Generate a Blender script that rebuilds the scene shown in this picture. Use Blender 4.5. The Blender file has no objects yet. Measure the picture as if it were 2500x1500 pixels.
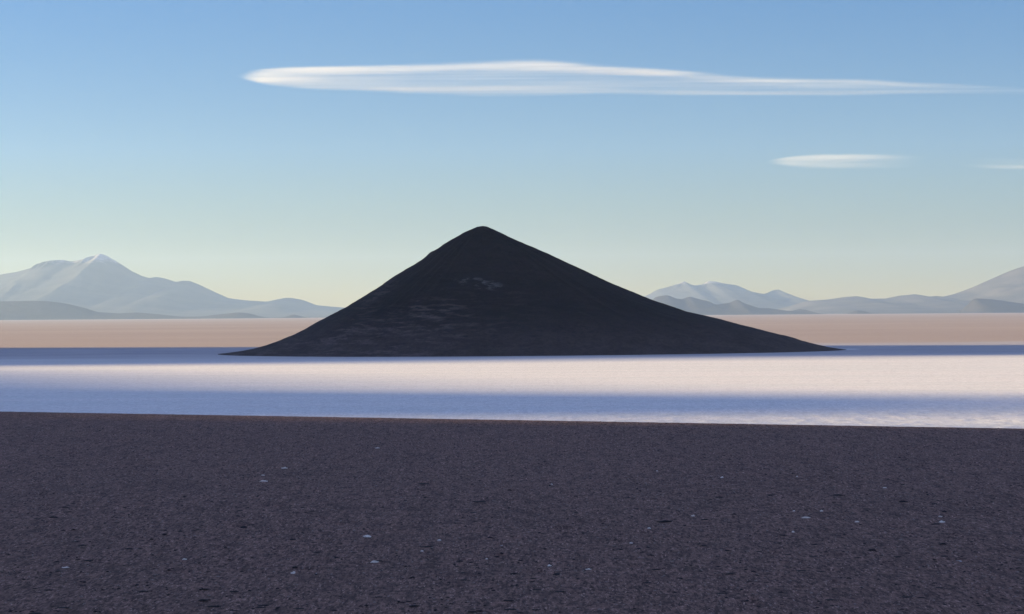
import bpy, math, random
import numpy as np
from mathutils import Matrix, Vector, Euler
random.seed(7)
sc = bpy.context.scene
col = sc.collection
R = math.radians

# ------------------------------------------------------------------ camera
F = 5720.0                       # focal length in pixels of the 2500 px wide photograph
CAM_H = 35.6
cam = bpy.data.cameras.new('camera')
cam.sensor_width = 36.0
cam.lens = 36.0 * F / 2500.0
cam.clip_start = 0.5
cam.clip_end = 300000.0
co = bpy.data.objects.new('camera', cam)
col.objects.link(co)
ROLL = 0.417
PITCH = 0.165
co.location = (0, 0, CAM_H)
M = Matrix.Rotation(R(90 + PITCH), 3, 'X') @ Matrix.Rotation(R(-ROLL), 3, 'Z')
co.rotation_euler = M.to_euler()
sc.camera = co

# ------------------------------------------------------------------ sky and sun
SUN_EL, SUN_BACK = 9.5, 12.0     # elevation; degrees behind the exact left
w = bpy.data.worlds.new('World'); sc.world = w; w.use_nodes = True
nt = w.node_tree; bg = nt.nodes['Background']
sky = nt.nodes.new('ShaderNodeTexSky'); sky.sky_type = 'NISHITA'; sky.sun_disc = False
sky.sun_elevation = R(SUN_EL); sky.sun_rotation = R(-(90 - SUN_BACK))
sky.altitude = 3500; sky.air_density = 1.0; sky.dust_density = 0.4; sky.ozone_density = 1.3
# colour balance of the sky by elevation: clean yellow air low down, deeper violet blue high up
tc = nt.nodes.new('ShaderNodeTexCoord'); sp_ = nt.nodes.new('ShaderNodeSeparateXYZ'); nt.links.new(tc.outputs['Generated'], sp_.inputs[0])
rmp = nt.nodes.new('ShaderNodeValToRGB'); mr = nt.nodes.new('ShaderNodeMapRange'); nt.links.new(sp_.outputs[2], mr.inputs[0])
mr.inputs[1].default_value = 0.0; mr.inputs[2].default_value = 0.4
nt.links.new(mr.outputs[0], rmp.inputs[0])
SKYBAL = [(0.008, (.71, .51, .12)), (0.018, (.62, .505, .25)), (0.034, (.55, .525, .45)), (0.07, (.57, .66, .77)), (0.13, (.44, .65, .87)), (0.38, (2.5, 1.95, 2.05))]
SB = 2.0
e_ = rmp.color_ramp.elements
while len(e_) < len(SKYBAL): e_.new(0.5)
for q_, (zz, cc) in zip(e_, SKYBAL): q_.position = zz / 0.4; q_.color = tuple(c_ / SB for c_ in cc) + (1,)
mx = nt.nodes.new('ShaderNodeMix'); mx.data_type = 'RGBA'; mx.blend_type = 'MULTIPLY'; mx.clamp_result = False; mx.inputs[0].default_value = 1
nt.links.new(sky.outputs[0], mx.inputs[6]); nt.links.new(rmp.outputs[0], mx.inputs[7])
nt.links.new(mx.outputs[2], bg.inputs[0]); bg.inputs[1].default_value = 0.047 * SB
sl = bpy.data.lights.new('sun', 'SUN'); so = bpy.data.objects.new('sun', sl); col.objects.link(so)
sl.energy = 5.0; sl.angle = R(0.9); sl.color = (1.0, 0.75, 0.36)
SD = Vector((-math.cos(R(SUN_EL)) * math.cos(R(SUN_BACK)), math.cos(R(SUN_EL)) * math.sin(R(SUN_BACK)), math.sin(R(SUN_EL))))
so.rotation_euler = SD.to_track_quat('Z', 'Y').to_euler()
vs = sc.view_settings
vs.view_transform = 'Standard'; vs.look = 'None'; vs.gamma = 1.0; vs.use_curve_mapping = False
vs.exposure = 1.9
sc.cycles.volume_max_steps = 256
sc.cycles.volume_bounces = 2
sc.cycles.max_bounces = 8

# ------------------------------------------------------------------ helpers
def ray(px, py):
    return M @ Vector(((px - 1250.0) / F, (750.0 - py) / F, -1.0))
def at_depth(px, py, D):          # point seen there, at distance D along the view axis (world Y)
    d = ray(px, py); k = D / d.y
    return Vector((d.x * k, D, CAM_H + d.z * k))
def on_ground(px, py, z=0.0):
    d = ray(px, py); k = (z - CAM_H) / d.z
    return Vector((d.x * k, d.y * k, z))

def hash2(ix, iy, s):
    h = (ix.astype(np.int64) * 374761393 + iy.astype(np.int64) * 668265263 + s * 1274126177) & 0x7fffffff
    h = ((h ^ (h >> 13)) * 1274126177) & 0x7fffffff
    return ((h ^ (h >> 16)) & 0xffff) / 65535.0
def vnoise(x, y, s=0):
    ix = np.floor(x); iy = np.floor(y); fx = x - ix; fy = y - iy
    fx = fx * fx * (3 - 2 * fx); fy = fy * fy * (3 - 2 * fy)
    a = hash2(ix, iy, s); b = hash2(ix + 1, iy, s); c = hash2(ix, iy + 1, s); d = hash2(ix + 1, iy + 1, s)
    return (a + (b - a) * fx) * (1 - fy) + (c + (d - c) * fx) * fy
def fbm(x, y, oct=4, s=0, gain=0.5):
    t = 0; a = 1.0; n = 0.0
    for o in range(oct):
        t = t + a * (vnoise(x * 2 ** o + o * 17.3, y * 2 ** o - o * 9.1, s + o) * 2 - 1); n += a; a *= gain
    return t / n
def ridged(x, y, oct=4, s=0):
    t = 0; a = 1.0; n = 0.0
    for o in range(oct):
        t = t + a * (1 - np.abs(vnoise(x * 2 ** o + o * 7.7, y * 2 ** o + o * 3.3, s + o) * 2 - 1)); n += a; a *= 0.5
    return t / n
def smooth(a, b, x):
    t = np.clip((x - a) / (b - a), 0, 1); return t * t * (3 - 2 * t)

def grid_mesh(name, X, Y, Z, mat, parent=None, wrap=False, smooth_shade=True):
    n, m = X.shape
    v = np.stack([X, Y, Z], -1).reshape(-1, 3).astype(np.float32)
    i, j = np.meshgrid(np.arange(n - 1), np.arange(m if wrap else m - 1), indexing='ij')
    j2 = (j + 1) % m
    q = np.stack([i * m + j, i * m + j2, (i + 1) * m + j2, (i + 1) * m + j], -1).reshape(-1, 4).astype(np.int32)
    return raw_mesh(name, v, q, mat, parent, smooth_shade)
def raw_mesh(name, v, q, mat, parent=None, smooth_shade=True):
    me = bpy.data.meshes.new(name); k = q.shape[1]
    me.vertices.add(len(v)); me.vertices.foreach_set('co', np.ascontiguousarray(v, np.float32).ravel())
    me.loops.add(q.size); me.loops.foreach_set('vertex_index', np.ascontiguousarray(q, np.int32).ravel())
    me.polygons.add(len(q)); me.polygons.foreach_set('loop_start', np.arange(0, q.size, k, dtype=np.int32))
    me.polygons.foreach_set('use_smooth', np.full(len(q), smooth_shade))
    me.update(calc_edges=True); me.validate()
    me.materials.append(mat)
    o = bpy.data.objects.new(name, me); col.objects.link(o)
    if parent: o.parent = parent
    return o
def tag(o, label=None, cat=None, group=None, kind=None):
    for k, v in (('label', label), ('category', cat), ('group', group), ('kind', kind)):
        if v: o[k] = v
    return o

class NT:
    def __init__(s, name):
        s.m = bpy.data.materials.new(name); s.m.use_nodes = True; s.t = s.m.node_tree
        s.b = s.t.nodes.get('Principled BSDF'); s.out = s.t.nodes.get('Material Output')
    def n(s, typ, **kw):
        x = s.t.nodes.new(typ)
        for k, v in kw.items():
            if k in x.inputs: s.set(x, k, v)
            else: setattr(x, k, v)
        return x
    def set(s, x, k, v):
        if isinstance(v, bpy.types.NodeSocket): s.t.links.new(v, x.inputs[k])
        else: x.inputs[k].default_value = v
    def math(s, op, a, b=0.0, c=None, clamp=False):
        x = s.t.nodes.new('ShaderNodeMath'); x.operation = op; x.use_clamp = clamp
        s.set(x, 0, a); s.set(x, 1, b)
        if c is not None: s.set(x, 2, c)
        return x.outputs[0]
    def rng(s, v, a, b, c=0.0, d=1.0, sm=True):
        x = s.t.nodes.new('ShaderNodeMapRange'); x.interpolation_type = 'SMOOTHSTEP' if sm else 'LINEAR'
        for k, q in enumerate((v, a, b, c, d)): s.set(x, k, q)
        return x.outputs[0]
    def noise(s, vec, scale, detail=4, rough=0.55, dist=0.0):
        x = s.t.nodes.new('ShaderNodeTexNoise'); s.set(x, 'Vector', vec)
        x.inputs['Scale'].default_value = scale; x.inputs['Detail'].default_value = detail
        x.inputs['Roughness'].default_value = rough; x.inputs['Distortion'].default_value = dist
        return x.outputs[0]
    def mix(s, f, a, b, blend='MIX'):
        x = s.t.nodes.new('ShaderNodeMix'); x.data_type = 'RGBA'; x.blend_type = blend
        s.set(x, 0, f); s.set(x, 6, a); s.set(x, 7, b)
        return x.outputs[2]
    def pos(s): return s.t.nodes.new('ShaderNodeNewGeometry').outputs['Position']
    def sep(s, v):
        x = s.t.nodes.new('ShaderNodeSeparateXYZ'); s.set(x, 0, v); return x.outputs
    def scale(s, v, xyz):
        x = s.t.nodes.new('ShaderNodeMapping'); s.set(x, 'Vector', v); x.inputs['Scale'].default_value = xyz
        return x.outputs[0]
    def bump(s, h, dist, strength=1.0):
        x = s.t.nodes.new('ShaderNodeBump'); s.set(x, 'Height', h)
        x.inputs['Distance'].default_value = dist; x.inputs['Strength'].default_value = strength
        s.t.links.new(x.outputs[0], s.b.inputs['Normal'])
    def base(s, c, rough=0.95, spec=0.1):
        s.set(s.b, 'Base Color', c); s.b.inputs['Roughness'].default_value = rough
        s.b.inputs['Specular IOR Level'].default_value = spec
C4 = lambda *a: (a[0], a[1], a[2], 1.0)

# ------------------------------------------------------------------ materials
def m_salt():
    t = NT('salt_crust'); p = t.pos(); y = t.sep(p)[1]
    wob = t.noise(t.scale(p, (0.0012, 0.004, 1)), 1.0, 3)
    yy = t.math('ADD', y, t.math('MULTIPLY', t.math('SUBTRACT', wob, 0.5), 500.0))
    fine = t.noise(p, 0.9, 3, 0.7)
    band = t.noise(t.scale(p, (0.003, 0.03, 1)), 1.0, 4)
    vary = t.rng(fine, 0.3, 0.7, 0.0, 1.0)
    near = t.mix(vary, C4(.70, .66, .64), C4(.93, .89, .87))
    near = t.mix(t.rng(band, 0.35, 0.65), near, C4(.74, .73, .71))
    near = t.mix(t.rng(t.noise(p, 0.35, 4, .75), .66, .74), near, C4(.30, .27, .25))      # grit in the crust
    mid = t.mix(t.rng(t.noise(t.scale(p, (.01, .02, 1)), 1, 5, .7), .3, .7), C4(.26, .25, .30), C4(.40, .375, .40))
    far = t.mix(t.rng(t.noise(t.scale(p, (0.0006, 0.0012, 1)), 1, 5), .3, .7), C4(.28, .20, .165), C4(.34, .25, .205))
    c = t.mix(t.rng(yy, 1650, 2150), near, mid)
    c = t.mix(t.rng(yy, 2500, 2750), c, far)
    TP = on_ground(2072, 853)
    pv = t.n('ShaderNodeVectorMath'); pv.operation = 'DISTANCE'; t.set(pv, 0, t.scale(p, (1, .5, 1))); pv.inputs[1].default_value = (TP.x, TP.y * .5, 0)
    c = t.mix(t.rng(pv.outputs['Value'], 13, 6, 0, .8), c, C4(.8, .8, .8))
    gr = t.noise(t.scale(p, (1.1, .16, 1)), 1.0, 3, .75)
    c = t.mix(t.rng(gr, .40, .62, .34, 0), c, C4(.45, .43, .42))
    cr = t.n('ShaderNodeTexVoronoi'); cr.feature = 'DISTANCE_TO_EDGE'; cr.inputs['Scale'].default_value = .11; t.set(cr, 'Vector', p)
    c = t.mix(t.math('MULTIPLY', t.rng(cr.outputs['Distance'], .10, .02), .22), c, C4(.45, .41, .39))
    gr2 = t.noise(t.scale(p, (.35, .05, 1)), 1.0, 4, .75)
    c = t.mix(t.rng(gr2, .30, .55, .22, 0), c, C4(.36, .35, .36))
    t.base(c, 0.9, 0.15)
    t.bump(t.noise(p, 0.6, 5, 0.7), 0.16, 0.8)
    return t.m
def m_gravel():
    t = NT('dark_gravel'); p = t.pos()
    a = t.noise(p, 0.9, 5, 0.75); b = t.noise(t.scale(p, (.03, .012, 1)), 1.0, 4, 0.6); c2 = t.noise(p, 3.0, 2, 0.7)
    c = t.mix(t.rng(a, .35, .68), C4(.20, .115, .092), C4(.37, .215, .17))
    c = t.mix(t.rng(b, .3, .7, 0, .8), c, C4(.255, .150, .119))
    c = t.mix(t.rng(t.noise(t.scale(p, (.10, .03, 1)), 1, 5, .65), .52, .68, 0, .30), c, C4(.10, .066, .056))
    c = t.mix(t.rng(c2, .60, .78), c, C4(.36, .24, .19))
    g1 = t.noise(t.scale(p, (2.2, .42, 1)), 1.0, 3, .8)
    c = t.mix(t.rng(g1, .38, .60, .85, 0), c, C4(.05, .032, .028))
    g2 = t.noise(t.scale(p, (2.9, .6, 1.3)), 1.0, 2, .8)
    c = t.mix(t.rng(g2, .57, .72, 0, .75), c, C4(.66, .43, .36))
    g3 = t.noise(t.scale(p, (.5, .12, 1)), 1.0, 5, .7)
    c = t.mix(t.rng(g3, .36, .52, .60, 0), c, C4(.075, .048, .041))
    t.base(c, 0.95, 0.1)
    t.bump(t.noise(p, 1.6, 5, 0.8), 0.45, 1.0)
    return t.m
def m_cone():
    t = NT('black_cinder'); p = t.pos(); z = t.sep(p)[2]
    a = t.noise(t.scale(p, (.012, .012, .05)), 1, 6, .65)
    c = t.mix(t.rng(a, .35, .7), C4(.009, .005, .007), C4(.017, .009, .011))
    low = t.rng(z, 42, 4)
    c = t.mix(t.math('MULTIPLY', low, t.rng(t.noise(p, .03, 5, .6), .2, .75, .35, 1)), c, C4(.078, .052, .050))
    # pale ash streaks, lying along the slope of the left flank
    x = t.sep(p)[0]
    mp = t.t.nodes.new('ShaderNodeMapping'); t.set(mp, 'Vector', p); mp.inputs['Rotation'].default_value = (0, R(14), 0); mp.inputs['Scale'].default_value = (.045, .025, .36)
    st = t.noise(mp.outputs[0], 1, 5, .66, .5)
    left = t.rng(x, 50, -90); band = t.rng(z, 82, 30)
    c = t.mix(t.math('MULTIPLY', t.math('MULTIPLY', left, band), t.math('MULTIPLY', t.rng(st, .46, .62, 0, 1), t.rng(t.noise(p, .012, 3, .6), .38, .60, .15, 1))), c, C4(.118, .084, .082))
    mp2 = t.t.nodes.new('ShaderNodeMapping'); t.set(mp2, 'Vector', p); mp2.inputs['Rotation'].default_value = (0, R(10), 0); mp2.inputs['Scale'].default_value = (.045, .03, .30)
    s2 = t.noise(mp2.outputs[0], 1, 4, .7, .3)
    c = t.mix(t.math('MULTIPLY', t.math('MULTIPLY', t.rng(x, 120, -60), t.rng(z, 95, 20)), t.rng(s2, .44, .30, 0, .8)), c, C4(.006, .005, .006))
    # light rock outcrop high on the front
    ox = t.math('DIVIDE', t.math('SUBTRACT', x, OUT[0]), 24.0); oz = t.math('DIVIDE', t.math('ADD', t.math('SUBTRACT', z, OUT[2]), t.math('MULTIPLY', ox, 4.0)), 5.5)
    rr_ = t.math('ADD', t.math('MULTIPLY', ox, ox), t.math('MULTIPLY', oz, oz))
    on = t.noise(t.scale(p, (.09, .05, .30)), 1, 4, .65, .4)
    fr = t.rng(t.sep(p)[1], 2180, 2120)
    c = t.mix(t.math('MULTIPLY', t.math('MULTIPLY', t.rng(rr_, 1.3, .2), fr), t.rng(on, .46, .60, 0, .9)), c, C4(.11, .10, .11))
    gran = t.noise(p, .22, 5, .8)
    c = t.mix(t.rng(gran, .35, .6, .55, 0), c, C4(.006, .005, .005))
    t.base(c, 0.95, 0.1)
    t.bump(t.noise(p, .12, 6, .75), 4.0, 1.0)
    return t.m
def m_plain_rock(name, c0, c1, sc_=0.002, snow=None, low=None):
    t = NT(name); p = t.pos(); z = t.sep(p)[2]
    a = t.noise(t.scale(p, (1, 1, 2)), sc_, 6, .6)
    c = t.mix(t.rng(a, .3, .7), C4(*c0), C4(*c1))
    if snow:
        n = t.noise(t.scale(p, (1, .6, .5)), .004, 5, .7)
        h = t.math('ADD', z, t.math('MULTIPLY', t.math('SUBTRACT', n, .5), snow[1]))
        c = t.mix(t.rng(h, snow[0], snow[0] + snow[2], 0, .85), c, C4(.68, .66, .66))
    t.base(c, 0.95, 0.1)
    t.bump(t.noise(p, .01, 6, .6), 12.0, 1.0)
    return t.m
def m_stone(name, c0, c1):
    t = NT(name); p = t.pos()
    c = t.mix(t.rng(t.noise(p, 6, 4, .7), .3, .7), C4(*c0), C4(*c1))
    t.base(c, .9, .2); t.bump(t.noise(p, 9, 4, .7), .05, .8)
    return t.m
OUT = at_depth(1168, 690, 2060.0)
SALT, GRAVEL, CONE = m_salt(), m_gravel(), m_cone()

# ------------------------------------------------------------------ ground: salt flat, one sheet to beyond the mountains
def axis(*segs):
    out = []
    for a, b, st in segs: out.append(np.arange(a, b, st))
    out.append(np.array([segs[-1][1]])); return np.concatenate(out)
xs = axis((-59000, -10000, 7000), (-10000, -1000, 500), (-1000, -260, 37), (-260, 260, 1.1), (260, 1000, 37), (1000, 10000, 500), (10000, 59000, 7000))
ys = axis((-3000, 500, 350), (500, 700, 20), (700, 1150, 1.3), (1150, 2000, 17), (2000, 6000, 200), (6000, 66000, 3000))
Xg, Yg = np.meshgrid(xs, ys)
near = smooth(1150, 800, Yg) * smooth(690, 710, Yg) * smooth(258, 230, np.abs(Xg))
Zg = (fbm(Xg * .22, Yg * .22, 3, 5) * .10 + np.maximum(ridged(Xg * .12, Yg * .12, 3, 9) - .62, 0) * .7) * near
ground = grid_mesh('salt_flat', Xg, Yg, Zg, SALT); tag(ground, kind='structure')

# ------------------------------------------------------------------ dark gravel bench in front (and the hill the camera stands on)
LIP = 1.3
eL, eR = on_ground(79, 1008.5, LIP), on_ground(2420, 1048, LIP)
def edge_y(x): return eL.y + (eR.y - eL.y) * (x - eL.x) / (eR.x - eL.x)
xs = axis((-3000, -250, 110), (-250, 250, .75), (250, 3000, 110))
ts = axis((-700, -460, 12), (-460, -2, .8), (-2, 12, .7))
Xv, Tv = np.meshgrid(xs, ts)
Yv = edge_y(np.clip(Xv, -1500, 1500)) * (1 + 0) + Tv
inn = smooth(250, 235, np.abs(Xv))
Zv = LIP * smooth(-260, -6, Tv) + 0.35
lumps = fbm(Xv * .35, Yv * .35, 3, 21, .6) * .11 + fbm(Xv * .05, Yv * .05, 2, 31) * .15
pits = -np.maximum(vnoise(Xv * .55, Yv * .30, 77) - .80, 0) * 1.8
Zv = Zv + (lumps + pits) * smooth(-1, -14, Tv) * inn * smooth(-470, -440, Tv)
Zv = Zv + (fbm(Xv * .5, Yv * .5, 2, 71) * .05) * smooth(-20, -3, Tv) * inn
Zv = Zv - smooth(-1, 11, Tv) * (LIP + 1.0)
hill = np.maximum(0, 1 - Yv / 262.0); hill = np.where(Yv < 0, 1.0, hill)
Zv = Zv + 31.5 * hill ** 1.12
gravel = grid_mesh('gravel_ground', Xv, Yv, Zv, GRAVEL); tag(gravel, kind='structure')
def gravel_z(x, y):
    x = np.asarray(x, float); y = np.asarray(y, float); t = y - edge_y(x)
    z = LIP * smooth(-260, -6, t) + .35 + (fbm(x * .35, y * .35, 3, 21, .6) * .11 + fbm(x * .05, y * .05, 2, 31) * .15) * smooth(-1, -14, t)
    z = z - np.maximum(vnoise(x * .55, y * .30, 77) - .80, 0) * 1.8
    return z + 31.5 * np.maximum(0, 1 - y / 262.0) ** 1.12

# ------------------------------------------------------------------ the cone
D = 2200.0
lp = [(1178.8, 552), (1165, 554), (1152, 559.5), (1137, 566), (1121, 575), (1096, 590), (1072, 606), (1050, 620), (1011, 647), (978, 667), (952, 683), (901, 717), (850, 748), (786, 782), (728, 814), (691, 830), (655, 843), (619, 852), (582, 858.5), (552, 862.5), (520, 866), (495, 868)]
rp = [(1178.8, 552), (1189, 553.5), (1206, 561), (1234, 574.5), (1311, 608.5), (1400, 648.5), (1489, 691), (1591, 724.5 + 8), (1676, 762), (1756, 780), (1845, 802), (1911, 819), (1956, 832), (1991, 841), (2022, 848), (2054, 852.5), (2080, 855)]
PK = at_depth(1178.8, 552, D)
Lw = [at_depth(a, b, D) for a, b in lp]; Rw = [at_depth(a, b, D) for a, b in rp]
def prof(W, sgn):
    z = np.array([p.z for p in W]); r = np.array([sgn * (p.x - PK.x) for p in W]); return z[::-1], r[::-1]
zl, rl = prof(Lw, -1); zr, rr = prof(Rw, 1)
levels = np.concatenate([np.array([-3.0, -1.5]), np.linspace(-.5, 12, 26), np.linspace(12.6, PK.z - 3, 150), PK.z - 3 * (1 - np.linspace(.12, 1, 9))])
th = np.linspace(0, 2 * np.pi, 721)[:-1]
Lx = np.interp(levels, zl, rl); Rx = np.interp(levels, zr, rr)
Lx[levels < 0] += 30; Rx[levels < 0] += 30
XX = np.zeros((len(levels), len(th))); YY = XX.copy(); ZZ = XX.copy()
for i, z in enumerate(levels):
    front = .5 * (Lx[i] + Rx[i]) * .80; backr = .5 * (Lx[i] + Rx[i]) * .95
    c, s = np.cos(th), np.sin(th)
    rx = np.where(c < 0, Lx[i], Rx[i]); ry = np.where(s < 0, front, backr)
    XX[i] = PK.x + rx * c; YY[i] = D + ry * s; ZZ[i] = z
# erosion gullies and slumps, fading at the silhouette so its outline keeps its line
rad = np.hypot(XX - PK.x, YY - D) + 1e-6
q = np.clip((PK.z - ZZ) / PK.z, 0, 1)
gul = (ridged(th[None, :] * 9 + 0 * ZZ, ZZ * .01, 4, 3) - .5) * 4.5 * np.sin(np.pi * np.clip(q, .02, .98)) ** .7
slump = fbm(XX * .035, ZZ * .09 + YY * .01, 5, 41) * 3.2 * smooth(.35, .6, q) * smooth(1.0, .9, q) * smooth(60, -80, XX)
outl = fbm(th[None, :] * 3 + 0 * ZZ, ZZ * .11, 4, 47, .65) * 1.0 + np.where(True, 0, 0)
bmp = fbm(XX * .08, ZZ * .12 + YY * .05, 4, 43) * 1.1
side = np.abs(np.cos(th))[None, :] ** 6
k = (1 - .85 * side)
disp = (gul * k + slump * k + bmp * (1 - .45 * side) + outl * .8) * smooth(0, .05, q)
KN = at_depth(1051, 618.5, D)
disp = disp + 1.0 * np.exp(-(((XX - KN.x) / 3.0) ** 2 + ((YY - KN.y) / 12.0) ** 2)) - .35 * np.exp(-(((XX - KN.x + 8) / 5.0) ** 2 + ((YY - KN.y) / 16.0) ** 2))
ZZ = ZZ + disp * smooth(-1, 8, ZZ) * .8
cone = grid_mesh('volcanic_cone', XX, YY, ZZ, CONE, wrap=True)
tag(cone, 'tall black volcanic cone standing alone in the white salt flat', 'volcanic cone')
# small rock knob on its left shoulder
def rock_verts(seed, rx, ry, rz, sub=2, rough=.28):
    import bmesh
    bm = bmesh.new(); bmesh.ops.create_icosphere(bm, subdivisions=sub, radius=1.0)
    rs = random.Random(seed); o = [rs.uniform(0, 50) for _ in range(3)]
    from mathutils import noise
    for v in bm.verts:
        n = v.co.normalized(); d = 1 + rough * noise.noise(n * 1.6 + Vector(o)) * 1.5 + rough * .4 * noise.noise(n * 4 + Vector(o))
        co_ = n * d; co_.z = max(co_.z, -.35) if co_.z < 0 else co_.z * (1 - .15 * abs(co_.x))
        v.co = Vector((co_.x * rx, co_.y * ry, co_.z * rz))
    V = np.array([v.co[:] for v in bm.verts]); Q = np.array([[x.index for x in f.verts] for f in bm.faces]); bm.free()
    return V, Q

# ------------------------------------------------------------------ mountains
KD = 1.35
def mountain(name, pts, D, foot, back, mat, seed, label=None, relief=.35, power=1.35, res=26.0, fan=.12, rough=1.0, gull=()):
    D, foot, back, res = D * KD, foot * KD, back * KD, res * KD
    W = [at_depth(a, b, D) for a, b in pts]
    px = np.array([p.x for p in W]); pz = np.array([p.z for p in W])
    x = np.arange(px[0], px[-1], res); cz = np.interp(x, px, pz)
    kk = np.array([1, 2, 1.]) / 4; cz = np.convolve(np.pad(cz, 1, 'edge'), kk, 'valid')
    cz = cz + fbm(x / 560.0, x * 0, 4, seed) * 12.0 * rough
    nf, nb = 70, 16
    v = np.concatenate([-(np.linspace(1, 0, nf) ** 1.5), np.linspace(0, 1, nb)[1:]])
    X, V = np.meshgrid(x, v); CZ = np.broadcast_to(cz, X.shape)
    Y = D + np.where(V < 0, V * (D - foot), V * back)
    a = np.abs(V)
    prof_ = (1 - fan) * np.clip(1 - a * 1.6, 0, 1) ** power + fan * (1 - a)
    # spurs running out from the crest
    wv = fbm(X / 2400.0, V * 2, 2, seed + 5) * .6
    sp = ridged(X / 1900.0 + wv + V * 1.2, V * 1.0, 4, seed + 11) - .62
    amp = relief * CZ * np.clip(a * 5, 0, 1) * np.clip(1 - a, 0, 1) ** 1.6
    Z = np.maximum(CZ, 5) * prof_ + sp * amp * 1.6
    for (gx, gw, ga) in gull:
        gp = at_depth(gx, 650, D).x; lean = (X - gp) / (gw * D / F) + a * 60.0
        Z = Z + ga * np.clip(1 - np.abs(lean), 0, 1) * smooth(0, .004, a) * smooth(.07, .02, a)
    lim = (CZ - CAM_H) * (Y / D) + CAM_H - 8 * np.clip(a * 30, 0, 1)      # keep the skyline at the crest
    Z = np.where(a > 0, np.minimum(Z, np.where(V < 0, lim, 1e9)), CZ)
    Z = np.where(a >= .999, -15.0, Z)
    ends = smooth(0, 1, np.minimum(X - x[0], x[-1] - X) / (8 * res)); Z = Z * ends - 15 * (1 - ends)
    o = grid_mesh(name, X, Y, Z, mat)
    return tag(o, kind='structure', label=label)
rockA = m_plain_rock('snowy_mountain_rock', (.040, .043, .047), (.072, .072, .072), .0012, (1090, 520, 320))
rockB = m_plain_rock('mountain_rock', (.05, .05, .05), (.095, .088, .084), .0012, (2900, 100, 100))
rockS = m_plain_rock('right_snow_rock', (.04, .043, .046), (.07, .07, .07), .0012, (660, 220, 170))
rockD = m_plain_rock('dark_shaded_hill_rock', (.018, .017, .02), (.035, .032, .034), .004)  # dark rock, darkened further to put slope shade into its colour
A = [(-420, 725), (-250, 705), (-100, 688), (0, 671), (40, 664), (78, 653.6), (100, 643.5), (127, 637), (151, 635), (173, 639), (189, 636), (214, 631), (232, 625), (244, 619.5), (262, 626), (294, 644.5), (323, 663), (349, 675), (365, 679), (381, 676), (404, 680), (430, 689), (444, 686), (464, 686.5), (490, 697), (525, 714), (557, 728), (600, 733), (651, 737), (695, 728), (712, 728), (739, 733), (775, 746), (826, 750), (900, 755), (1000, 765), (1100, 770), (1200, 774)]
mountain('mountain', A, 36000, 24200, 9000, rockA, 100, relief=.20, gull=((112, 7, 90), (133, 7, 130), (150, 8, 150), (236, 9, 110)))
B = [(-500, 745), (-300, 735), (-100, 738), (40, 736), (79, 735), (121, 736), (161, 741.5), (201, 750.5), (238, 762), (292, 765.5), (333, 763), (383, 767), (444, 774), (494, 773), (525, 769), (582, 763), (611, 766), (655, 778), (684, 778), (717, 767.5), (750, 777), (780, 782)]
mountain('mountain', B, 24200, 23000, 1500, rockD, 200, relief=.18, fan=.05, res=25, rough=.25, power=1.0)
Cc = [(1440, 766), (1500, 748), (1550, 733), (1583, 719.6), (1604, 707), (1635, 699.5), (1660, 691), (1669, 687), (1695, 698), (1715, 694.7), (1727, 686.7), (1747, 687.6), (1764.5, 692), (1798, 696.5), (1837, 712.5), (1866, 718), (1889, 708), (1901.5, 707), (1924.6, 718.7), (1951, 732), (1975, 738), (2020, 748), (2080, 762)]
mountain('mountain', Cc, 40000, 26000, 8000, rockS, 300, relief=.20, gull=((1668, 8, 110), (1728, 7, 100)))
Dd = [(1880, 762), (1930, 748), (1969, 735.5), (1980, 734.6), (2025, 732), (2062, 726), (2093, 723.7), (2129, 731), (2162, 730), (2195, 722.7), (2235, 718), (2271, 724), (2285.6, 722), (2304, 724.6), (2325.6, 719), (2358, 710), (2389, 694.6), (2420, 681), (2460, 664), (2500, 650), (2560, 640), (2640, 655), (2760, 690), (2900, 720), (3050, 745)]
mountain('mountain', Dd, 31000, 23000, 8000, rockB, 400, relief=.26, fan=.2, power=1.2)
Ee = [(1560, 750), (1585, 733), (1599, 727), (1613, 723), (1631, 721), (1649, 729), (1665, 731), (1683, 724), (1713, 732), (1731, 735.6), (1747, 744.5), (1782, 740), (1800, 731), (1814, 740), (1852, 752.5), (1876.6, 752.5), (1930, 759.6), (1960, 752.5), (1974, 763), (1990, 770)]
mountain('mountain', Ee, 25500, 23000, 1500, rockD, 500, relief=.30, fan=.05, res=22, rough=.45, power=1.0)
Ff = [(2055, 768), (2067, 764), (2080, 759.5), (2093, 758), (2111, 760), (2136, 764.6), (2150, 768)]
mountain('mountain', Ff, 24000, 23200, 700, rockD, 600, relief=.1, fan=.05, res=20, rough=.2, power=1.0)
Gg = [(2335, 768), (2352, 757), (2367, 737), (2380, 729), (2420, 731), (2470, 738), (2540, 748), (2620, 765)]
mountain('mountain', Gg, 24500, 22900, 900, rockD, 700, relief=.2, fan=.05, res=20, rough=.3, power=.9)

# ------------------------------------------------------------------ range to the west (left, out of the picture) whose skyline throws the long shadows across the flat
RX = 5000.0
TE = math.tan(R(SUN_EL)) / math.cos(R(0)); HB = math.tan(R(SUN_BACK))
base = RX / math.cos(R(SUN_BACK)) * math.tan(R(SUN_EL))
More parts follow.
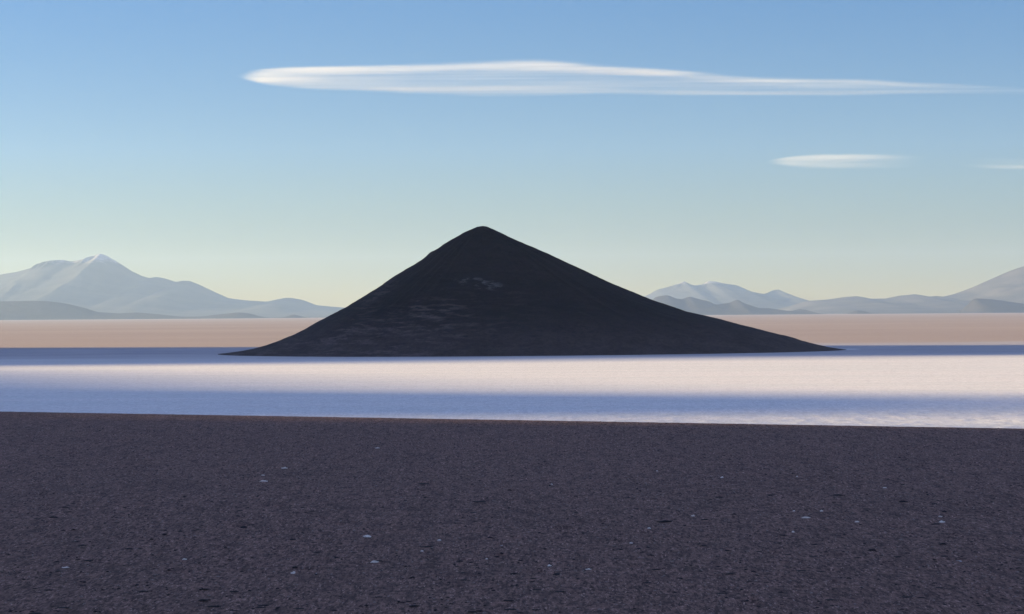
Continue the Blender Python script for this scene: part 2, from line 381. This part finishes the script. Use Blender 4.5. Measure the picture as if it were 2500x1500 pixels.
# (y of the shadow on the flat at x=0, how far the skyline stands above the grazing ray)
SK = [(-6000, 300), (200, 260), (600, 170), (700, 62), (722, 22), (738, 6), (775, -2), (800, 6), (822, 30), (850, 48), (910, 56), (960, 60), (1005, 42), (1060, 12), (1116, -10), (1293, -32), (1450, -52), (1560, -78), (1600, -78), (1620, -64), (1700, -25), (1950, 64), (1990, 250), (2350, 250), (2450, 180), (2520, 60), (2565, -60), (2640, -300), (3200, -440), (6000, -600), (9000, -680)]
s_ = np.arange(-6000, 9001, 10.0)
hc = base + np.interp(s_, [a for a, b in SK], [b for a, b in SK])
hc = np.convolve(np.pad(hc, 2, 'edge'), np.ones(5) / 5, 'valid') + fbm(s_ / 160, s_ * 0, 3, 900) * 4
v = np.linspace(-1, 1, 61); S, V = np.meshgrid(s_, v)
H = np.broadcast_to(hc, S.shape)
Z = H * (1 - np.abs(V)) ** 1.3 * (1 + (ridged(S / 500 + V, V * 3, 4, 910) - .6) * .5 * np.clip(np.abs(V) * 3, 0, 1)); Z = np.minimum(Z, H)
Z = np.where(np.abs(V) > .99, -20, Z)
rng_ = grid_mesh('mountain', -RX + V * 2600, S + RX * HB, Z, rockB); tag(rng_, kind='structure')

# ------------------------------------------------------------------ stones
m_pale = m_stone('pale_salt_stone', (.60, .52, .46), (.85, .76, .68))
m_dark = m_stone('cinder_and_hollow_shade', (.010, .008, .008), (.036, .026, .024))  # near black: real cinders, and stones that stand in for shade
m_grey = m_stone('grey_stone', (.14, .10, .085), (.38, .29, .25))
def stone(name, mesh, loc, sc3, rz, label, cat, group):
    o = bpy.data.objects.new(name, mesh); col.objects.link(o)
    o.location = loc; o.scale = sc3; o.rotation_euler = (0, 0, rz); tag(o, label, cat, group); return o
def proto(name, seed, mat, rough=.3):
    V, Q = rock_verts(seed, 1, 1, 1, 2, rough)
    o = raw_mesh(name, V, Q, mat, smooth_shade=False); me = o.data; bpy.data.objects.remove(o); return me
PP = [proto('pale_stone', i, m_pale, .75) for i in range(4)]
DP = [proto('hollow_shade_stone', 20 + i, m_dark, .35) for i in range(6)]
GP = [proto('grey_stone', 40 + i, m_grey, .35) for i in range(4)]
PXM = lambda y: y / F            # metres per photo pixel at distance y
PALE = [  # px, py, width px, height px, label
    (644, 1176, 17, 6, 'flat whitish stone in the left part of the dark gravel, above middle'),
    (694, 1144, 12, 5, 'small pale stone just above and right of the flat whitish stone'),
    (896, 1311, 20, 8, 'widest pale stone on the dark gravel, below the cone'),
    (716, 1401, 13, 8, 'pale lumpy stone at the lower edge of the gravel, left of centre'),
    (915, 1374, 16, 8, 'pale stone among small clods below the widest pale stone'),
    (921, 1096, 9, 3, 'tiny pale stone far up the gravel under the cone'),
    (1030, 1347, 8, 4, 'small pale stone right of the widest pale stone'),
    (1938, 1249, 7, 4, 'small pale dot high in the right part of the gravel'),
    (1968, 1265, 18, 5, 'long pale sliver of stone in the right part of the gravel'),
    (2005, 1249, 7, 5, 'small round pale stone right of the long pale sliver'),
    (1936, 1300, 7, 5, 'pale stone below the long pale sliver'),
    (1692, 1261, 10, 5, 'pale stone between the long pale sliver and the darkest hollow'),
    (2296, 1263, 8, 4, 'upper of the pale stones near the right edge'),
    (2299, 1276, 14, 6, 'wider lower one of the pale stones near the right edge'),
    (2092, 1275, 11, 4, 'pale stone between the long sliver and the stones at the right edge'),
    (1763, 1167, 9, 6, 'pale stone high up in the gravel right of centre'),
    (1541, 1327, 7, 5, 'small pale stone with a dark shaded hollow beside it, low right of centre'),
    (1341, 1383, 9, 6, 'pale stone at the bottom near the centre line'),
    (1188, 1366, 6, 4, 'pale dot at the bottom just left of the centre line'),
    (1604, 1151, 4, 4, 'tiny pale speck far up the gravel right of centre'),
    (451, 1367, 9, 6, 'pale stone low in the left part of the gravel'),
    (160, 1387, 14, 4, 'thin pale stone in the lower left corner of the gravel'),
    (1585, 1291, 8, 6, 'greyish pale stone right of centre in the lower gravel'),
    (1946, 1165, 5, 4, 'lone pale fleck high in the right part of the gravel'),
    (642, 1161, 8, 3, 'pale fleck directly above the flat whitish stone'),
    (1436, 1391, 12, 4, 'flat pale stone at the bottom right of the centre line'),
    (2160, 1192, 10, 3, 'faint pale stone high near the right end of the gravel'),
    (1072, 1320, 11, 4, 'dull pale stone close to the right of the small pale stone'),
    (1347, 1184, 4, 6, 'small upright pale stone high near the middle of the gravel')]
for k, (px, py, wp, hp, lab) in enumerate(PALE):
    p = on_ground(px, py, .4 + (LIP if py < 1150 else .0)); p = on_ground(px, py, float(gravel_z(p.x, p.y)))
    s = PXM(p.y)
    stone('pale_stone', PP[k % 4], (p.x, p.y, float(gravel_z(p.x, p.y)) + .05), (wp * s * .5, wp * s * .45, hp * s * .42), random.uniform(-.4, .4), lab, 'stone', 'pale stones lying on the dark gravel')
DARK = [(1622, 1275, 34, 8), (2205, 1227, 26, 6), (595, 1289, 18, 6), (2205, 1183, 14, 4), (714, 1319, 15, 6), (130, 1264, 24, 6), (1588, 1357, 17, 5), (1516, 1343, 12, 5), (1560, 1341, 10, 4), (1405, 1213, 10, 5), (820, 1366, 14, 5), (215, 1370, 24, 6), (450, 1216, 8, 4), (1331, 1342, 11, 5), (1720, 1270, 18, 4), (1912, 1308, 16, 5), (1718, 1334, 20, 5), (1776, 1346, 14, 5), (2080, 1293, 12, 4), (1756, 1215, 22, 5), (2045, 1210, 34, 5), (2285, 1280, 22, 5), (2306, 1250, 12, 8), (1111, 1278, 8, 4), (1040, 1336, 30, 4), (1245, 1198, 12, 4), (1196, 1317, 14, 5), (1035, 1184, 34, 4), (1170, 1226, 34, 4), (2130, 1345, 22, 8), (2300, 1330, 20, 7), (370, 1318, 12, 5), (400, 1305, 14, 4), (305, 1240, 8, 5), (160, 1240, 18, 4), (1213, 1361, 14, 6), (1122, 1371, 18, 6), (1255, 1402, 26, 6), (720, 1388, 14, 5), (560, 1368, 10, 4), (1405, 1255, 14, 3), (1270, 1370, 12, 4)]  # black stones added where hollows and the backs of clumps lie in shade
for k, (px, py, wp, hp) in enumerate(DARK):
    p = on_ground(px, py, .5); p = on_ground(px, py, float(gravel_z(p.x, p.y))); s = PXM(p.y)
    stone('hollow_shade_stone', DP[k % 6], (p.x, p.y, float(gravel_z(p.x, p.y)) + .02), (wp * s * .5, wp * s * .34, hp * s * .5), random.uniform(-.3, .3),
          'low black stone standing in for a shaded hollow in the dark gravel', 'stone', 'black stones standing in for shaded hollows')
rs = random.Random(11); placed = 0
while placed < 225:  # more black stones as shaded hollows, scattered at random
    px = rs.uniform(-20, 2520); py = 1150 + 350 * rs.random() ** .6
    p = on_ground(px, py, .5); s = PXM(p.y); wdt = (8 + 18 * rs.random() ** 2) * (.55 + .75 * (py - 1150) / 350)
    stone('hollow_shade_stone', DP[placed % 6], (p.x, p.y, float(gravel_z(p.x, p.y)) + .0), (wdt * s * .5, wdt * s * .36, s * rs.uniform(2.2, 4.5) * .5), rs.uniform(-.4, .4),
          'low black stone standing in for a shaded hollow in the dark gravel', 'stone', 'black stones standing in for shaded hollows'); placed += 1
# uncountable small stones: one object
base_rocks = [rock_verts(60 + i, 1, 1, 1, 1, .35) for i in range(5)]
def scatter(name, n, mat, size, seed, flat=.55, y0=225, y1=None, pw=.7):
    g = np.random.default_rng(seed); Vs = []; Qs = []; off = 0
    x = g.uniform(-1, 1, n); tt = g.uniform(0, 1, n) ** pw
    y = y0 + (740 - y0) * tt; x = x * (y * .235 + 8); ok = y < edge_y(x) - 1.5; x, y = x[ok], y[ok]
    z = gravel_z(x, y); s = g.uniform(size[0], size[1], len(x)) * (g.uniform(0, 1, len(x)) ** 2 * 1.2 + .5); r = g.uniform(0, 6.28, len(x))
    for i in range(len(x)):
        V, Q = base_rocks[i % 5]; c, sn = math.cos(r[i]), math.sin(r[i])
        P = np.empty_like(V); P[:, 0] = (V[:, 0] * c - V[:, 1] * sn * .7) * s[i] + x[i]; P[:, 1] = (V[:, 0] * sn + V[:, 1] * .7 * c) * s[i] + y[i]; P[:, 2] = V[:, 2] * s[i] * flat + z[i]
        Vs.append(P); Qs.append(Q + off); off += len(V)
    o = raw_mesh(name, np.concatenate(Vs), np.concatenate(Qs), mat, smooth_shade=False); tag(o, kind='stuff', label=None); return o
tag(scatter('loose_gravel', 22000, m_grey, (.07, .20), 1), 'small grey brown stones strewn over the gravel ground', 'gravel')
tag(scatter('loose_gravel', 16000, m_dark, (.08, .24), 2, flat=.4), 'small black cinders strewn over the gravel ground', 'gravel')

# ------------------------------------------------------------------ clouds (volumes, far above and beyond the haze)
def cloud(name, top, bot, D, depth, dens, label, marks):
    T = [at_depth(a, b, D) for a, b in top]; B_ = [at_depth(a, b, D) for a, b in bot]
    x0, x1 = T[0].x, T[-1].x; z0 = min(p.z for p in B_) - 60; z1 = max(p.z for p in T) + 60
    SX, SZ = x1 - x0, z1 - z0
    x = np.linspace(x0, x1, 160)
    tz = np.interp(x, [p.x for p in T], [p.z for p in T]); bz = np.interp(x, [p.x for p in B_], [p.z for p in B_])
    # closed hull around the cloud
    ang = np.linspace(0, 2 * np.pi, 33)[:-1]
    XX = np.repeat(x[:, None], 32, 1); mz = (tz + bz) / 2; hz = (tz - bz) / 2 + 45
    YY = D + np.cos(ang)[None, :] * depth * 1.5 + 0 * XX; ZZ = mz[:, None] + np.sin(ang)[None, :] * (hz[:, None] * 1.4)
    t = NT(name + '_vapour'); t.t.nodes.remove(t.b)
    p = t.pos(); sx, sy, sz = t.sep(p)
    u = t.rng(sx, x0, x1, 0, 1, False)
    def curve(P):
        c = t.t.nodes.new('ShaderNodeFloatCurve'); cv = c.mapping.curves[0]
        pts = [((q.x - x0) / SX, (q.z - z0) / SZ) for q in P]
        cv.points[0].location = pts[0]; cv.points[1].location = pts[-1]
        for q in pts[1:-1]: cv.points.new(*q)
        c.mapping.use_clip = False; c.mapping.update(); t.set(c, 'Value', u)
        return t.math('ADD', t.math('MULTIPLY', c.outputs[0], SZ), z0)
    zt, zb = curve(T), curve(B_)
    wisp = t.noise(t.scale(p, (.00035, .0012, .004)), 1, 5, .55)
    hgt = t.math('MAXIMUM', t.math('SUBTRACT', zt, zb), 20.0)
    v_ = t.math('DIVIDE', t.math('SUBTRACT', sz, zb), hgt)
    v_ = t.math('ADD', v_, t.math('MULTIPLY', t.math('SUBTRACT', wisp, .5), .24))
    soft = t.math('MULTIPLY', t.rng(v_, -.10, .12), t.rng(v_, 1.08, .90))
    yd = t.math('DIVIDE', t.math('SUBTRACT', sy, D), depth); yf = t.rng(t.math('ABSOLUTE', yd), 1.3, .6)
    d = marks(t, u, v_, wisp, p)
    d = t.math('MULTIPLY', t.math('MULTIPLY', d, soft), t.math('MULTIPLY', yf, dens))
    vol = t.t.nodes.new('ShaderNodeVolumePrincipled'); vol.inputs['Color'].default_value = (.97, .97, 1, 1); vol.inputs['Anisotropy'].default_value = .1
    t.t.links.new(d, vol.inputs['Density']); t.t.links.new(vol.outputs[0], t.out.inputs['Volume'])
    o = grid_mesh(name, XX, YY, ZZ, t.m, wrap=True)
    # cap the two ends
    import bmesh
    bm = bmesh.new(); bm.from_mesh(o.data); bmesh.ops.holes_fill(bm, edges=[e for e in bm.edges if e.is_boundary]); bmesh.ops.recalc_face_normals(bm, faces=bm.faces); bm.to_mesh(o.data); bm.free()
    t.m.cycles.volume_step_rate = 1.0
    tag(o, label, 'cloud'); return o
def marks_big(t, u, v, wisp, p):
    fil = t.noise(t.scale(p, (.00012, .001, .022)), 1, 4, .6)
    fil2 = t.noise(t.scale(p, (.00045, .001, .010)), 1, 5, .6, .3)
    core = t.rng(u, .03, .24, 1.0, .0)                                            # dense white left end
    body = t.math('ADD', t.math('MULTIPLY', core, .95), t.rng(u, .45, .9, .42, .20))
    # grey window in the middle of the lens: rims above and below stay brighter
    vt = t.math('ADD', v, t.math('MULTIPLY', t.math('SUBTRACT', fil2, .5), .30))
    topc = t.math('MULTIPLY', t.math('MULTIPLY', t.rng(vt, .66, .86), t.rng(v, 1.06, .90)), t.rng(u, .40, .80, .85, .32))
    wid = t.rng(u, .1, .5, .50, .16)
    botc = t.math('MULTIPLY', t.rng(vt, wid, .04), t.math('MULTIPLY', t.rng(u, .02, .22, .2, .75), t.rng(u, .35, .75, 1.0, .75)))
    # a second thin blade splitting off the top edge
    bl = t.math('SUBTRACT', t.math('ADD', v, t.math('MULTIPLY', u, .9)), 1.17)
    blade = t.math('MULTIPLY', t.rng(t.math('ABSOLUTE', bl), .12, .0, 0, .35), t.math('MULTIPLY', t.rng(u, .38, .50), t.rng(u, .80, .62)))
    d = t.math('ADD', t.math('ADD', body, blade), t.math('ADD', topc, botc))
    d = t.math('MULTIPLY', d, t.rng(fil, .34, .66, .40, 1.50))
    d = t.math('MULTIPLY', d, t.rng(fil2, .28, .6, .50, 1.2))
    return t.math('MULTIPLY', d, t.math('MULTIPLY', t.rng(u, 0, .035), t.rng(u, 1.0, .80, 0, 1)))
def marks_small(t, u, v, wisp, p):
    fil = t.noise(t.scale(p, (.0006, .001, .012)), 1, 4, .6, .3)
    d = t.math('ADD', .50, t.math('MULTIPLY', t.rng(v, .5, .95), .7))
    return t.math('MULTIPLY', t.math('MULTIPLY', d, t.rng(fil, .3, .65, .45, 1.25)), t.math('MULTIPLY', t.rng(u, 0, .14), t.rng(u, .92, .35)))
def marks_faint(t, u, v, wisp, p):
    d = t.math('ADD', .12, t.math('MULTIPLY', t.rng(v, .4, .1), .7))
    return t.math('MULTIPLY', d, t.math('MULTIPLY', t.rng(u, 0, .6), t.rng(u, 1, .7)))
CD = 46000.0
cloud('cloud', [(575, 188.5), (600, 182), (621, 177), (655, 172.5), (702, 169), (823, 166), (945, 164), (1046, 158.6), (1187, 152.5), (1288, 150.5), (1369, 153), (1450, 159), (1560, 167), (1662, 175.5), (1742, 183.5), (1800, 188.5), (1945, 193), (2106, 196), (2227, 204), (2349, 210), (2440, 215), (2700, 228)],
      [(575, 190), (600, 194), (621, 198.5), (662, 205), (783, 214), (945, 220), (1025, 225), (1187, 227.5), (1389, 227), (1500, 226), (1662, 228), (1823, 229), (2106, 229.5), (2207, 227), (2421, 226), (2500, 227), (2700, 232)], CD, 420, .00052,
      'long lens shaped white cloud stretching across the top of the sky', marks_big)
cloud('cloud', [(1868, 396), (1885, 390), (1904, 387), (1945, 383), (2025, 379.5), (2147, 378.5), (2200, 380), (2300, 386)],
      [(1868, 398), (1885, 400), (1904, 402), (1965, 408), (2106, 410), (2147, 410), (2200, 410), (2300, 408)], CD, 420, .00052,
      'small pale lens cloud lower in the sky above the right mountains', marks_small)
cloud('cloud', [(2330, 392), (2380, 388), (2421, 387), (2520, 390), (2620, 398)],
      [(2330, 402), (2380, 408), (2421, 411), (2520, 412), (2620, 408)], CD, 420, .00035,
      'faint thin cloud streak at the right edge of the sky', marks_faint)

# ------------------------------------------------------------------ haze
t = NT('haze_air'); t.t.nodes.remove(t.b)
vol = t.t.nodes.new('ShaderNodeVolumePrincipled')
vol.inputs['Color'].default_value = (.45, .645, 1.0, 1); vol.inputs['Density'].default_value = 1.35e-5; vol.inputs['Anisotropy'].default_value = .35
t.t.links.new(vol.outputs[0], t.out.inputs['Volume'])
hx, y0, y1, z0, z1 = 60000, -8000, 68000, -22, 1720
V = np.array([(x, y, z) for x in (-hx, hx) for y in (y0, y1) for z in (z0, z1)], float)
Q = np.array([(0, 1, 3, 2), (4, 6, 7, 5), (0, 4, 5, 1), (2, 3, 7, 6), (0, 2, 6, 4), (1, 5, 7, 3)])
hz = raw_mesh('haze', V, Q, t.m, smooth_shade=False); tag(hz, kind='stuff')
